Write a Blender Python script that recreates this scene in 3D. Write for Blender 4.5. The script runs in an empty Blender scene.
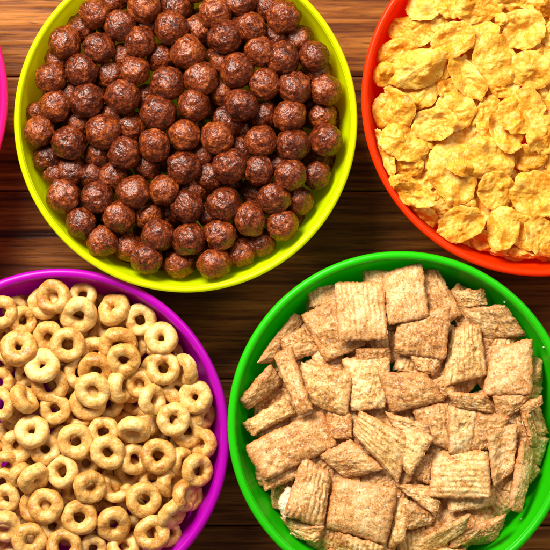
import bpy, math, random
import numpy as np
from mathutils import Vector, Matrix, noise

# ------------------------------------------------------------------ camera, world, lights
S = 0.0004                     # metres per photograph pixel at the height of the bowl rims
RIM = 0.048                    # rim height of the tall bowls above the table
sc = bpy.context.scene
C = sc.collection
def W(px, py, z=0.0):
    return Vector(((px-275)*S, (275-py)*S, z))

cam_d = bpy.data.cameras.new('camera'); cam = bpy.data.objects.new('camera', cam_d); C.objects.link(cam)
cam.location = (0, 0, RIM+1.0); cam.rotation_euler = (0, 0, 0)
cam_d.sensor_width = 36; cam_d.lens = 36*1.0/(550*S)
cam_d.clip_start = 0.05; cam_d.clip_end = 20
cam_d.dof.use_dof = True; cam_d.dof.focus_distance = 1.003; cam_d.dof.aperture_fstop = 19
sc.camera = cam

world = bpy.data.worlds.new('World'); sc.world = world; world.use_nodes = True
bg = world.node_tree.nodes['Background']
bg.inputs['Color'].default_value = (1.0, 0.93, 0.85, 1); bg.inputs['Strength'].default_value = 0.22

def area(name, loc, target, size, power, col):
    l = bpy.data.lights.new(name, 'AREA'); l.shape = 'RECTANGLE'; l.size = size[0]; l.size_y = size[1]
    l.energy = power; l.color = col
    o = bpy.data.objects.new(name, l); C.objects.link(o); o.location = loc
    d = Vector(target)-Vector(loc); o.rotation_euler = d.to_track_quat('-Z', 'Y').to_euler()
    return o
area('key_light', (-0.33, 0.56, 0.68), (-0.01, 0.03, 0.03), (0.44, 0.34), 20.5, (1.0, 0.965, 0.91))  # broad soft key lamp from the upper left
area('side_light', (0.55, 0.45, 0.75), (0.02, 0.0, 0.03), (0.20, 0.20), 2.5, (1.0, 0.95, 0.88))
sc.view_settings.view_transform = 'Standard'; sc.view_settings.look = 'None'
sc.view_settings.exposure = 0.0; sc.view_settings.gamma = 1.0
sc.cycles.max_bounces = 10

# ------------------------------------------------------------------ node helpers
def new_mat(name):
    m = bpy.data.materials.new(name); m.use_nodes = True
    nt = m.node_tree; b = nt.nodes['Principled BSDF']
    return m, nt, b
def N(nt, t, **kw):
    n = nt.nodes.new(t)
    for k, v in kw.items():
        if k in n.inputs.keys(): n.inputs[k].default_value = v
        else: setattr(n, k, v)
    return n
def ramp(nt, fac, stops):
    r = nt.nodes.new('ShaderNodeValToRGB'); e = r.color_ramp.elements
    while len(e) > 1: e.remove(e[-1])
    for i, (p, c) in enumerate(stops):
        if i == 0: e[0].position = p; e[0].color = (*c, 1)
        else: q = e.new(p); q.color = (*c, 1)
    nt.links.new(fac, r.inputs[0]); return r.outputs[0]
def mixc(nt, fac, a, b, mode='MIX'):
    m = nt.nodes.new('ShaderNodeMix'); m.data_type = 'RGBA'; m.blend_type = mode
    for sock, v in ((m.inputs[0], fac), (m.inputs[6], a), (m.inputs[7], b)):
        if isinstance(v, (int, float)): sock.default_value = v
        elif isinstance(v, tuple): sock.default_value = (*v, 1)
        else: nt.links.new(v, sock)
    return m.outputs[2]
def math_n(nt, op, a, b=0.0):
    m = nt.nodes.new('ShaderNodeMath'); m.operation = op
    for i, v in enumerate((a, b)):
        if isinstance(v, (int, float)): m.inputs[i].default_value = v
        else: nt.links.new(v, m.inputs[i])
    return m.outputs[0]
def coords(nt, scale=(1, 1, 1)):
    """object coordinates moved by a different amount on every object"""
    tc = N(nt, 'ShaderNodeTexCoord'); oi = N(nt, 'ShaderNodeObjectInfo')
    mp = N(nt, 'ShaderNodeMapping'); mp.inputs['Scale'].default_value = scale
    nt.links.new(tc.outputs['Object'], mp.inputs['Vector'])
    return mp.outputs[0], math_n(nt, 'MULTIPLY', oi.outputs['Random'], 57.0), oi.outputs['Random']
def noise_n(nt, vec, w, scale, detail=4, rough=0.55, dist=0.0):
    n = N(nt, 'ShaderNodeTexNoise'); n.noise_dimensions = '4D'
    n.inputs['Scale'].default_value = scale; n.inputs['Detail'].default_value = detail
    n.inputs['Roughness'].default_value = rough; n.inputs['Distortion'].default_value = dist
    nt.links.new(vec, n.inputs['Vector']); nt.links.new(w, n.inputs['W'])
    return n.outputs['Fac']
def bump(nt, b, h, strength, dist):
    n = N(nt, 'ShaderNodeBump'); n.inputs['Strength'].default_value = strength; n.inputs['Distance'].default_value = dist
    nt.links.new(h, n.inputs['Height'])
    prev = b.inputs['Normal'].links
    if prev: nt.links.new(prev[0].from_socket, n.inputs['Normal'])
    nt.links.new(n.outputs[0], b.inputs['Normal'])

# ------------------------------------------------------------------ materials
def plastic(name, col, trans=0.22, tcol=None):
    m, nt, b = new_mat(name)
    b.inputs['Base Color'].default_value = (*col, 1); b.inputs['Roughness'].default_value = 0.30
    b.inputs['Specular IOR Level'].default_value = 0.30
    vec, w, r = coords(nt)
    f = noise_n(nt, vec, w, 900, 2)
    bump(nt, b, f, 0.04, 0.0004)
    nt.links.new(ramp(nt, noise_n(nt, vec, w, 60, 3), [(0.3, (.26,)*3), (0.7, (.36,)*3)]), b.inputs['Roughness'])
    tr = N(nt, 'ShaderNodeBsdfTranslucent'); tr.inputs['Color'].default_value = (*(tcol or col), 1)
    mx = N(nt, 'ShaderNodeMixShader'); mx.inputs[0].default_value = trans
    nt.links.new(b.outputs[0], mx.inputs[1]); nt.links.new(tr.outputs[0], mx.inputs[2])
    nt.links.new(mx.outputs[0], nt.nodes['Material Output'].inputs['Surface'])
    return m

def mat_wood():
    m, nt, b = new_mat('stained_wood')
    vec, w, r = coords(nt, (1, 1, 1))
    def stretched(sx, sy, scale, det, dist=0.0, rough=0.6):
        mp = N(nt, 'ShaderNodeMapping'); mp.inputs['Scale'].default_value = (sx, sy, 1)
        nt.links.new(vec, mp.inputs['Vector'])
        return noise_n(nt, mp.outputs[0], w, scale, det, rough, dist)
    fine = stretched(0.035, 1.0, 620, 5, 0.2)
    band = stretched(0.04, 1.0, 170, 4, 0.6)
    blot = stretched(0.5, 1.0, 14, 3)
    wav = stretched(0.12, 1.0, 60, 2, 2.5)
    s = math_n(nt, 'ADD', math_n(nt, 'MULTIPLY', fine, 0.38), math_n(nt, 'MULTIPLY', band, 0.40))
    s = math_n(nt, 'ADD', s, math_n(nt, 'MULTIPLY', wav, 0.22))
    c = ramp(nt, s, [(0.38, (0.036, 0.007, 0.0012)), (0.45, (0.12, 0.029, 0.004)), (0.52, (0.26, 0.080, 0.010)), (0.62, (0.46, 0.170, 0.028))])
    c = mixc(nt, 0.55, c, ramp(nt, blot, [(0.35, (0.45, 0.36, 0.34)), (0.65, (1.0, 1.0, 1.0))]), 'MULTIPLY')
    pores = stretched(0.05, 1.0, 1900, 2, 0.0, 0.5)
    c = mixc(nt, ramp(nt, pores, [(0.33, (.7,)*3), (0.42, (0, 0, 0))]), c, (0.03, 0.007, 0.002))
    nt.links.new(c, b.inputs['Base Color'])
    b.inputs['Roughness'].default_value = 0.40; b.inputs['Specular IOR Level'].default_value = 0.16
    bump(nt, b, s, 0.7, 0.0010); bump(nt, b, fine, 0.35, 0.0005)
    return m

def mat_choc():
    m, nt, b = new_mat('chocolate_puff')
    vec, w, r = coords(nt)
    n1 = noise_n(nt, vec, w, 2.0, 5, 0.65); n2 = noise_n(nt, vec, w, 8.0, 4, 0.65)
    s = math_n(nt, 'ADD', math_n(nt, 'MULTIPLY', n1, 0.5), math_n(nt, 'MULTIPLY', n2, 0.5))
    s = math_n(nt, 'ADD', s, math_n(nt, 'MULTIPLY', math_n(nt, 'SUBTRACT', r, 0.5), 0.07))
    c = ramp(nt, s, [(0.36, (0.016, 0.002, 0.0005)), (0.46, (0.075, 0.010, 0.002)), (0.55, (0.20, 0.031, 0.004)), (0.67, (0.42, 0.11, 0.015))])
    nt.links.new(c, b.inputs['Base Color'])
    nt.links.new(ramp(nt, n1, [(0.35, (.26,)*3), (0.65, (.44,)*3)]), b.inputs['Roughness'])
    b.inputs['Specular IOR Level'].default_value = 0.42; b.inputs['Specular Tint'].default_value = (1.0, 0.80, 0.68, 1)
    b.inputs['Coat Weight'].default_value = 0.35; b.inputs['Coat Roughness'].default_value = 0.15
    bump(nt, b, noise_n(nt, vec, w, 4.2, 3, 0.55), 0.55, 0.0012)
    bump(nt, b, noise_n(nt, vec, w, 10.0, 3, 0.55), 0.45, 0.0005)
    nt.links.new(b.inputs['Normal'].links[0].from_socket, b.inputs['Coat Normal'])
    return m

def mat_ring():
    m, nt, b = new_mat('toasted_oat')
    vec, w, r = coords(nt)
    n1 = noise_n(nt, vec, w, 1.6, 4, 0.6); n2 = noise_n(nt, vec, w, 12.0, 4, 0.7); n3 = noise_n(nt, vec, w, 22.0, 2, 0.5)
    s = math_n(nt, 'ADD', math_n(nt, 'MULTIPLY', n1, 0.6), math_n(nt, 'MULTIPLY', n2, 0.4))
    s = math_n(nt, 'ADD', s, math_n(nt, 'MULTIPLY', math_n(nt, 'SUBTRACT', r, 0.5), 0.10))
    c = ramp(nt, s, [(0.37, (0.40, 0.140, 0.018)), (0.45, (0.60, 0.290, 0.055)), (0.54, (0.74, 0.435, 0.120)), (0.65, (0.85, 0.61, 0.26))])
    c = mixc(nt, ramp(nt, n3, [(0.30, (1, 1, 1)), (0.37, (0, 0, 0))]), c, (0.28, 0.10, 0.025))
    nt.links.new(c, b.inputs['Base Color'])
    b.inputs['Roughness'].default_value = 0.36; b.inputs['Specular IOR Level'].default_value = 0.5
    b.inputs['Subsurface Weight'].default_value = 0.15; b.inputs['Subsurface Radius'].default_value = (0.002, 0.001, 0.0004)
    b.inputs['Subsurface Scale'].default_value = 0.6
    bump(nt, b, noise_n(nt, vec, w, 4.5, 3, 0.55), 0.4, 0.0010)
    bump(nt, b, n2, 0.35, 0.0004)
    return m

def mat_flake():
    m, nt, b = new_mat('corn_flake')
    vec, w, r = coords(nt)
    n1 = noise_n(nt, vec, w, 130, 4, 0.6); n2 = noise_n(nt, vec, w, 900, 3, 0.6)
    s = math_n(nt, 'ADD', math_n(nt, 'MULTIPLY', n1, 0.55), math_n(nt, 'MULTIPLY', n2, 0.45))
    s = math_n(nt, 'ADD', s, math_n(nt, 'MULTIPLY', math_n(nt, 'SUBTRACT', r, 0.5), 0.08))
    c = ramp(nt, s, [(0.34, (0.64, 0.18, 0.004)), (0.43, (0.84, 0.34, 0.014)), (0.52, (0.91, 0.485, 0.048)), (0.64, (0.94, 0.635, 0.14))])
    nt.links.new(c, b.inputs['Base Color'])
    b.inputs['Roughness'].default_value = 0.42; b.inputs['Specular IOR Level'].default_value = 0.45
    bump(nt, b, noise_n(nt, vec, w, 420, 3, 0.6), 0.7, 0.0010)
    bump(nt, b, n2, 0.5, 0.0004)
    tr = N(nt, 'ShaderNodeBsdfTranslucent'); nt.links.new(c, tr.inputs['Color'])
    mx = N(nt, 'ShaderNodeMixShader'); mx.inputs[0].default_value = 0.22
    nt.links.new(b.outputs[0], mx.inputs[1]); nt.links.new(tr.outputs[0], mx.inputs[2])
    nt.links.new(mx.outputs[0], nt.nodes['Material Output'].inputs['Surface'])
    return m

def mat_square(name, stops, speck=(0.20, 0.055, 0.012), toast=(0.42, 0.125, 0.02)):
    m, nt, b = new_mat(name)
    vec, w, r = coords(nt)
    n1 = noise_n(nt, vec, w, 150, 4, 0.6); n2 = noise_n(nt, vec, w, 1500, 3, 0.65)
    s = math_n(nt, 'ADD', math_n(nt, 'MULTIPLY', n1, 0.3), math_n(nt, 'MULTIPLY', n2, 0.35))
    s = math_n(nt, 'ADD', s, math_n(nt, 'MULTIPLY', noise_n(nt, vec, w, 520, 3, 0.6), 0.35))
    s = math_n(nt, 'ADD', s, math_n(nt, 'MULTIPLY', math_n(nt, 'SUBTRACT', r, 0.5), 0.05))
    c = ramp(nt, s, stops)
    v = N(nt, 'ShaderNodeTexVoronoi'); v.voronoi_dimensions = '4D'; v.inputs['Scale'].default_value = 700
    nt.links.new(vec, v.inputs['Vector']); nt.links.new(w, v.inputs['W'])
    dots = ramp(nt, v.outputs['Distance'], [(0.20, (1, 1, 1)), (0.36, (0, 0, 0))])
    keep = ramp(nt, v.outputs['Color'], [(0.44, (0, 0, 0)), (0.56, (0.75, 0.75, 0.75))])
    c = mixc(nt, mixc(nt, 1.0, dots, keep, 'MULTIPLY'), c, speck)
    v2 = N(nt, 'ShaderNodeTexVoronoi'); v2.voronoi_dimensions = '4D'; v2.inputs['Scale'].default_value = 1900
    nt.links.new(vec, v2.inputs['Vector']); nt.links.new(w, v2.inputs['W'])
    sug = ramp(nt, v2.outputs['Color'], [(0.76, (0, 0, 0)), (0.84, (0.42, 0.42, 0.42))])
    c = mixc(nt, sug, c, (0.90, 0.76, 0.58))
    at = N(nt, 'ShaderNodeAttribute'); at.attribute_name = 'toast'
    tf = math_n(nt, 'MULTIPLY', at.outputs['Fac'], math_n(nt, 'ADD', math_n(nt, 'MULTIPLY', n1, 1.2), 0.15))
    c = mixc(nt, tf, c, toast)
    nt.links.new(c, b.inputs['Base Color'])
    b.inputs['Roughness'].default_value = 0.55; b.inputs['Specular IOR Level'].default_value = 0.4
    bump(nt, b, noise_n(nt, vec, w, 520, 4, 0.6), 0.35, 0.0006)
    bump(nt, b, v2.outputs['Distance'], 0.3, 0.0003)
    return m

M = dict(
    yellow=plastic('yellow_plastic', (0.72, 0.90, 0.0), 0.42, (1.0, 0.95, 0.0)),
    red=plastic('red_plastic', (0.97, 0.045, 0.0), 0.42, (1.0, 0.10, 0.0)),
    purple=plastic('purple_plastic', (0.47, 0.0, 0.42), 0.30, (0.80, 0.0, 0.66)),
    green=plastic('green_plastic', (0.022, 0.58, 0.002), 0.35, (0.08, 0.85, 0.0)),
    pink=plastic('pink_plastic', (0.92, 0.006, 0.20), 0.25),
    wood=mat_wood(), choc=mat_choc(), ring=mat_ring(), flake=mat_flake(),
    square=mat_square('cinnamon_square', [(0.39, (0.27, 0.080, 0.012)), (0.45, (0.48, 0.195, 0.042)), (0.52, (0.64, 0.345, 0.110)), (0.61, (0.80, 0.54, 0.26))]),
    square_pale=mat_square('cinnamon_square_pale', [(0.39, (0.30, 0.095, 0.014)), (0.445, (0.51, 0.235, 0.050)), (0.52, (0.69, 0.43, 0.145)), (0.62, (0.84, 0.65, 0.36))]),
    square_white=mat_square('sugar_white', [(0.34, (0.40, 0.30, 0.14)), (0.5, (0.72, 0.64, 0.42)), (0.67, (0.86, 0.83, 0.70))], (0.6, 0.45, 0.25)),
)

# ------------------------------------------------------------------ mesh helpers
def mesh_of(name, verts, faces, mat, smooth=True):
    me = bpy.data.meshes.new(name); me.from_pydata([tuple(v) for v in verts], [], faces); me.update()
    me.materials.append(mat)
    if smooth: me.polygons.foreach_set('use_smooth', [True]*len(me.polygons))
    return me
def empty(name, loc, label, cat, group=None, kind=None):
    o = bpy.data.objects.new(name, None); C.objects.link(o); o.location = loc; o.empty_display_size = 0.01
    tag(o, label, cat, group, kind); return o
def tag(o, label=None, cat=None, group=None, kind=None):
    if label: o['label'] = label
    if cat: o['category'] = cat
    if group: o['group'] = group
    if kind: o['kind'] = kind
def obj(name, me, parent=None):
    o = bpy.data.objects.new(name, me); C.objects.link(o)
    if parent: o.parent = parent
    return o
def lathe(name, prof, mat, segs=180, closed=True):
    """prof: list of (radius, z) in metres, revolved; closed joins last to first"""
    v, f = [], []; n = len(prof)
    for i in range(segs):
        a = 2*math.pi*i/segs; ca, sa = math.cos(a), math.sin(a)
        for r, z in prof: v.append((r*ca, r*sa, z))
    m = n if closed else n-1
    for i in range(segs):
        j = (i+1) % segs
        for k in range(m):
            l = (k+1) % n
            f.append((i*n+k, j*n+k, j*n+l, i*n+l))
    return mesh_of(name, v, f, mat)

# ------------------------------------------------------------------ the setting: a table of dark stained boards
table = bpy.data.objects.new('table', None); C.objects.link(table); table['kind'] = 'structure'
table['label'] = 'dark brown stained wooden boards under the bowls'; table['category'] = 'table'
cuts = [-700, -560, -430, -300, -180, -57, 67, 187, 384, 538, 680, 800, 930, 1080, 1250]
rng = random.Random(4)
for k in range(len(cuts)-1):
    y0, y1 = cuts[k]+0.4, cuts[k+1]-0.4
    cx, cy = 275, (y0+y1)/2
    L, Wd, T = 2300*S, (y1-y0)*S, 0.014
    bv = 0.0011; prof = [(-Wd/2+bv, 0), (Wd/2-bv, 0), (Wd/2-bv*.3, -bv*.3), (Wd/2, -bv), (Wd/2, -T), (-Wd/2, -T), (-Wd/2, -bv), (-Wd/2+bv*.3, -bv*.3)]
    v = [(-L/2, p[0], p[1]) for p in prof]+[(L/2, p[0], p[1]) for p in prof]; n = len(prof)
    f = [(i, (i+1) % n, n+(i+1) % n, n+i) for i in range(n)]+[tuple(range(n))[::-1], tuple(range(n, 2*n))]
    o = obj('board', mesh_of('board', v, f, M['wood'], False), table)
    o.location = (0, (275-cy)*S, -rng.uniform(0, 0.0004)); o.rotation_euler.z = 0
under = obj('table_base', mesh_of('table_base', [(-.5, -.42, -.0146), (.5, -.42, -.0146), (.5, .42, -.0146), (-.5, .42, -.0146), (-.5, -.42, -.03), (.5, -.42, -.03), (.5, .42, -.03), (-.5, .42, -.03)],
            [(0, 1, 2, 3), (4, 7, 6, 5), (0, 4, 5, 1), (1, 5, 6, 2), (2, 6, 7, 3), (3, 7, 4, 0)], M['wood'], False), table)

# ------------------------------------------------------------------ bowls
INNER = [(1.0, 0), (.985, 5), (.962, 10), (.928, 16), (.885, 22), (.825, 28), (.745, 33.5), (.63, 38.5), (.47, 42.3), (.27, 44.3), (0.0, 45)]
def bowl_inner_r(R_in, d):      # radius (px) of the inner wall d millimetres below the rim
    ds = [p[1] for p in INNER]; return R_in*np.interp(d, ds, [p[0] for p in INNER])
def bowl_inner_depth(R_in, r):  # depth (mm) of the inner wall at radius r px
    rs = [p[0]*R_in for p in INNER][::-1]; return np.interp(r, rs, [p[1] for p in INNER][::-1])

def make_bowl(px, py, R, rimz, mat, label, lip=8.5):
    t = empty('bowl', W(px, py, 0), label, 'bowl', 'plastic cereal bowls on the wooden table')
    Ri = (R-lip)*S; Ro = R*S; dz = rimz-0.048
    hs = rimz/0.048
    inner = [(Ri/S/(R-lip)*(R-lip)*S*p[0], rimz-0.0016-(p[1]*0.001)*hs*0.985) for p in INNER]
    # smooth the wall
    fine = []
    for k in range(len(inner)-1):
        for q in range(3):
            a = q/3; p0 = inner[max(k-1, 0)]; p1 = inner[k]; p2 = inner[k+1]; p3 = inner[min(k+2, len(inner)-1)]
            cr = lambda i: 0.5*((2*p1[i])+(-p0[i]+p2[i])*a+(2*p0[i]-5*p1[i]+4*p2[i]-p3[i])*a*a+(-p0[i]+3*p1[i]-3*p2[i]+p3[i])*a**3)
            fine.append((max(cr(0), 0), cr(1)))
    fine.append((1e-5, inner[-1][1]))
    outer = [(r+0.0019 if r > 0.002 else 1e-5, z-0.0012) for r, z in fine][::-1]
    body = lathe('body', fine+outer, mat)
    obj('body', body, t)
    # rolled lip: gently sloping top, rounded outer edge, returning underneath
    zt = rimz; lw = Ro-Ri
    prof = [(Ri-0.0001, zt-0.0022), (Ri+0.0001, zt-0.0013), (Ri+lw*.10, zt-0.0006), (Ri+lw*.25, zt-0.00015), (Ri+lw*.45, zt), (Ri+lw*.65, zt-0.0001),
            (Ri+lw*.82, zt-0.0004), (Ri+lw*.93, zt-0.0009), (Ri+lw*.99, zt-0.0016), (Ri+lw, zt-0.0024), (Ri+lw*.98, zt-0.0032), (Ri+lw*.9, zt-0.0036), (Ri+lw*.75, zt-0.0034), (Ri+lw*.60, zt-0.0030), (Ri+0.0015, zt-0.0030)]
    obj('rim', lathe('rim', prof, mat), t)
    fr = 0.46*Ri
    obj('foot', lathe('foot', [(fr, 0.0052), (fr+.003, 0.0060), (fr+.0026, 0.0004), (fr+.0022, 0.0), (fr+.0004, 0.0), (fr, 0.0004)], mat), t)
    return t

BOWLS = {
    'yellow': dict(x=185.5, y=120.5, R=172, z=0.0480, lip=6.0),
    'red': dict(x=540, y=98, R=178.5, z=0.0480, lip=6.5),
    'purple': dict(x=59.5, y=438.5, R=170.0, z=0.0440, lip=9.0),
    'green': dict(x=400.5, y=424, R=173, z=0.0480, lip=8.0),
    'pink': dict(x=-164.5, y=97, R=172, z=0.0480, lip=8.0),
}
make_bowl(185.5, 120.5, 172, .048, M['yellow'], 'lime yellow plastic bowl filled with dark chocolate cereal balls', 6)
make_bowl(540, 98, 178.5, .048, M['red'], 'orange red plastic bowl filled with golden corn flakes', 6.5)
make_bowl(59.5, 438.5, 170, .044, M['purple'], 'magenta purple plastic bowl filled with tan oat rings', 9)
make_bowl(400.5, 424, 173, .048, M['green'], 'bright green plastic bowl filled with cinnamon cereal squares', 8)
make_bowl(-164.5, 97, 172, .048, M['pink'], 'hot pink plastic bowl of which only a sliver of rim shows', 8)

# ------------------------------------------------------------------ settling: pieces dropped one by one onto a height field (all in px units)
GRID = 1.5
class Heap:
    def __init__(s, key, floor):
        b = BOWLS[key]; s.b = b; s.key = key
        s.x0 = b['x']-b['R']-6; s.y0 = b['y']-b['R']-6
        s.n = int((2*b['R']+12)/GRID)+1
        gx = s.x0+(np.arange(s.n)+.5)*GRID; gy = s.y0+(np.arange(s.n)+.5)*GRID
        X, Y = np.meshgrid(gx, gy); r = np.hypot(X-b['x'], Y-b['y'])
        s.rim = b['z']/S; Ri = b['R']-b['lip']
        wall = s.rim-4-bowl_inner_depth(Ri, np.minimum(r, Ri))*(b['z']/0.048)*0.001/S
        wall = np.where(r > Ri, s.rim, wall)
        s.wall = wall
        s.H = np.maximum(wall, s.rim+floor(r/Ri))
        s.ID = -np.ones((s.n, s.n), int); s.items = []
    def cells(s, P):
        ix = ((P[:, 0]-s.x0)/GRID).astype(int).clip(0, s.n-1); iy = ((P[:, 1]-s.y0)/GRID).astype(int).clip(0, s.n-1)
        return iy*s.n+ix
    def slope(s, poly_pts, clampv=0.6, k=0.75):
        c = np.unique(s.cells(poly_pts)); iy, ix = c//s.n, c % s.n
        h = s.H.ravel()[c]; A = np.c_[ix*GRID, iy*GRID, np.ones(len(c))]
        g, *_ = np.linalg.lstsq(A, h, rcond=None); g = g[:2]*k
        m = np.hypot(*g)
        return g if m < clampv else g*clampv/m
    def drop(s, P, item, q=0.9, cap=None):
        """P: (n,3) verts in px, image y down, z up (relative). Returns the lift to rest it."""
        c = s.cells(P); lo = np.full(s.n*s.n, 1e9); hi = np.full(s.n*s.n, -1e9)
        np.minimum.at(lo, c, P[:, 2]); np.maximum.at(hi, c, P[:, 2])
        u = np.unique(c); Hf = s.H.ravel()
        gap = Hf[u]-lo[u]
        z = float(np.quantile(gap, q))
        # stay out of the hard wall and rim
        wz = s.wall.ravel()[u]-lo[u]
        z = max(z, float(np.quantile(wz, 0.985)))
        if cap is not None: z = min(z, cap)
        idf = s.ID.ravel(); up = (hi[u]+z) > Hf[u]
        Hf[u[up]] = hi[u[up]]+z; idf[u[up]] = len(s.items)
        s.H = Hf.reshape(s.n, s.n); s.ID = idf.reshape(s.n, s.n)
        item['foot'] = len(u); s.items.append(item)
        return z
    def finish(s, margin=16, min_cells=3):
        """visible cells of each piece inside the picture; hidden ones are dropped"""
        iy, ix = np.indices((s.n, s.n)); X = s.x0+(ix+.5)*GRID; Y = s.y0+(iy+.5)*GRID
        inf = (X > 0) & (X < 550) & (Y > 0) & (Y < 550)
        near = (X > -margin) & (X < 550+margin) & (Y > -margin) & (Y < 550+margin)
        keep = []
        for i, it in enumerate(s.items):
            m = s.ID == i; a = int((m & inf).sum()); b_ = int((m & near).sum())
            it['vis'] = a; it['frac'] = m.sum()/max(it['foot'], 1)
            if a: it['cx'] = float(X[m & inf].mean()); it['cy'] = float(Y[m & inf].mean())
            elif b_: it['cx'] = float(X[m & near].mean()); it['cy'] = float(Y[m & near].mean())
            if a >= min_cells or (b_ > 30 and not (m & inf).any()): keep.append(it)
        s.items = keep
        return keep

def ring_angle_free(points, x, y, r): return all((x-a)**2+(y-b)**2 > (r+c)**2 for a, b, c in points)
def in_view(x, y, m): return -m < x < 550+m and -m < y < 550+m

# ------------------------------------------------------------------ chocolate balls
def icosphere(sub):
    import bmesh
    bm = bmesh.new(); bmesh.ops.create_icosphere(bm, subdivisions=sub, radius=1.0)
    v = [x.co.copy() for x in bm.verts]; f = [tuple(q.index for q in p.verts) for p in bm.faces]; bm.free(); return v, f
ICO_V, ICO_F = icosphere(5)
def ball_mesh(seed):
    rr = random.Random(seed); off = Vector((rr.uniform(-50, 50), rr.uniform(-50, 50), rr.uniform(-50, 50)))
    flats = [(Vector((rr.gauss(0, 1), rr.gauss(0, 1), rr.gauss(0, 1))).normalized(), rr.uniform(.88, .97)) for _ in range(4)]
    dim = [(Vector((rr.gauss(0, 1), rr.gauss(0, 1), rr.gauss(0, 1))).normalized(), rr.uniform(.10, .2), rr.uniform(.03, .08)) for _ in range(4)]
    out = []
    for v in ICO_V:
        r = 1.0+0.10*noise.noise(v*1.1+off)+0.075*noise.noise(v*2.6+off)+0.040*noise.noise(v*5+off)+0.024*noise.noise(v*10+off)+.008*noise.noise(v*20+off)
        for n_, d in flats:
            k = v.dot(n_)*r
            if k > d: r -= (k-d)*0.75
        for n_, w_, a_ in dim:
            q = (v-n_).length
            if q < w_*2: r -= a_*math.exp(-(q/w_)**2)
        out.append(v*r)
    A = np.array([tuple(v) for v in out]); return A*1.065/np.linalg.norm(A, axis=1).mean()
BALLV = [ball_mesh(100+i) for i in range(14)]
BALLM = [mesh_of('chocolate_ball', v, ICO_F, M['choc']) for v in BALLV]

# x, y, r (or rx), ry, layer (0 on top)
B_ = [(64.5,41.5,16,0,0),(94,12,15,0,0),(79,26,13,0,1),(98.5,46.5,15.2,0,0),(56,59,10.5,0,1),(50,77,15,0,0),(81,69.5,16,0,0),(110,74,14,0,1),
(69,93,9,0,1),(119,24.5,15.5,0,0),(143.5,6,16,0,0),(174,5,14.5,0,1),(171,27,16.5,0,0),(145,23,10.5,0,1),(139,41,15.5,0,0),(123,54,9.5,0,1),
(161,57,12.5,15,1),(187.5,52,16.5,0,0),(135,70,14.5,0,0),(167,83,16.5,0,0),(201,78,16.5,0,0),(122,96,17,0,0),(146,96,9.5,0,1),(193.5,104.5,16,0,0),
(198,27,12.5,0,1),(108,0,12,0,1),(158,112,17,0,0),(215,11,16,0,0),(240,0,15,0,0),(224.5,36,17,0,0),(250,26,15,0,0),(238,17,8,0,1),
(266,5,14,0,1),(260,51,15,0,0),(236.5,70,17,0,0),(221,61,10.5,0,1),(264.5,83.5,15.5,0,0),(223,91,12,0,1),(241,104.5,16.5,0,0),
(283.5,16,16.5,0,0),(299,37,14,0,1),(314.5,55.5,15,0,0),(283,58,15.5,17.5,0),(319,70,10.5,0,1),(294.5,87.5,16,0,0),(325.5,89,15,0,0),(274,35,10,0,1),
(54.5,105.5,16,0,0),(86,100,18,15,0),(38,131,14,16,0),(36,112,8,0,1),(68,143,17,15.5,0),(76,123,12,0,1),(102.5,131,16.5,0,0),(45,157,12.5,0,1),
(96.5,154,12,0,1),(69,170,15.5,0,1),(111,175,12.5,0,1),(91,174,11,0,1),(53,174,8,0,1),(124.5,153,16,0,0),(62.5,196,16.5,0,0),(96.5,197,15.5,0,0),
(130,126,13.5,0,1),(154.5,144.5,15.2,16.8,0),(184.5,134.5,15.5,0,0),(146,166,10,0,1),(183.5,167,16,0,0),(133,192,16.5,0,0),(164,190,15,0,0),(109,115,9,0,1),
(217,137,16,0,0),(227,120,15,0,1),(264.5,113.5,13,0,1),(261,141,15.5,0,0),(242,148,7.5,0,1),(230,165.5,17,0,0),(259,170,15,0,0),(209,175.5,13.5,0,1),
(202,153.5,9.5,0,1),(290,116,18,13,0),(293,144.5,16.5,0,0),(322,114.5,13,0,1),(326,139,16,0,0),(290,174.5,16.2,0,0),(316.5,173.5,13,0,1),(278,163,9,0,1),
(273.5,198,16,0,0),(80,222.5,15,0,0),(101,241,15,0,0),(118,216.5,15.5,0,0),(148,214.5,14,0,1),(157,235.5,16,0,0),(187,206,16.5,14.5,0),(188,239,16.5,0,0),
(126,247,12.5,0,1),(145.5,258,15.5,0,0),(177,263,15.5,0,1),(191,190,10,0,1),(213.5,263.5,17,14.5,0),(223.5,203.5,16.5,0,0),(220,234.5,15.5,0,0),
(250,219,15.3,16.5,0),(240,252,13.5,0,1),(261,242,12.5,0,1),(207,214,8,0,1),(282.5,225,15,0,0),(299,200,12.5,0,1)]
heap_y = Heap('yellow', lambda t: -60-10*t**4)
rr = random.Random(11)
b = BOWLS['yellow']
fill = []
for _ in range(6000):
    a = rr.uniform(0, 2*math.pi); r = 143*math.sqrt(rr.random()); x, y = b['x']+r*math.cos(a), b['y']+r*math.sin(a)
    R_ = rr.uniform(14, 16)
    if in_view(x, y, 20) and all((x-p[0])**2+(y-p[1])**2 > (R_+p[2])**2*0.72 for p in fill): fill.append((x, y, R_, 0, 3))
top_out = []
for x, y, R0 in [(125,-10,14),(160,-15,15),(192,-16,15),(222,-18,15),(255,-18,15)]:
    top_out.append((x, y, R0, 0, 1))
fill2 = []
for _ in range(6000):
    a = rr.uniform(0, 2*math.pi); r = 138*math.sqrt(rr.random()); x, y = b['x']+r*math.cos(a), b['y']+r*math.sin(a)
    R_ = rr.uniform(14, 16)
    if in_view(x, y, 5) and all((x-p[0])**2+(y-p[1])**2 > (R_+p[2])**2*0.95 for p in fill2): fill2.append((x, y, R_, 0, 2))
allb = [(*p, 0) for p in fill]+[(*p, 0) for p in fill2]+[(*p, 1) for p in top_out]+[(*p, 2) for p in sorted(B_, key=lambda p: -p[4])]
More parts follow.
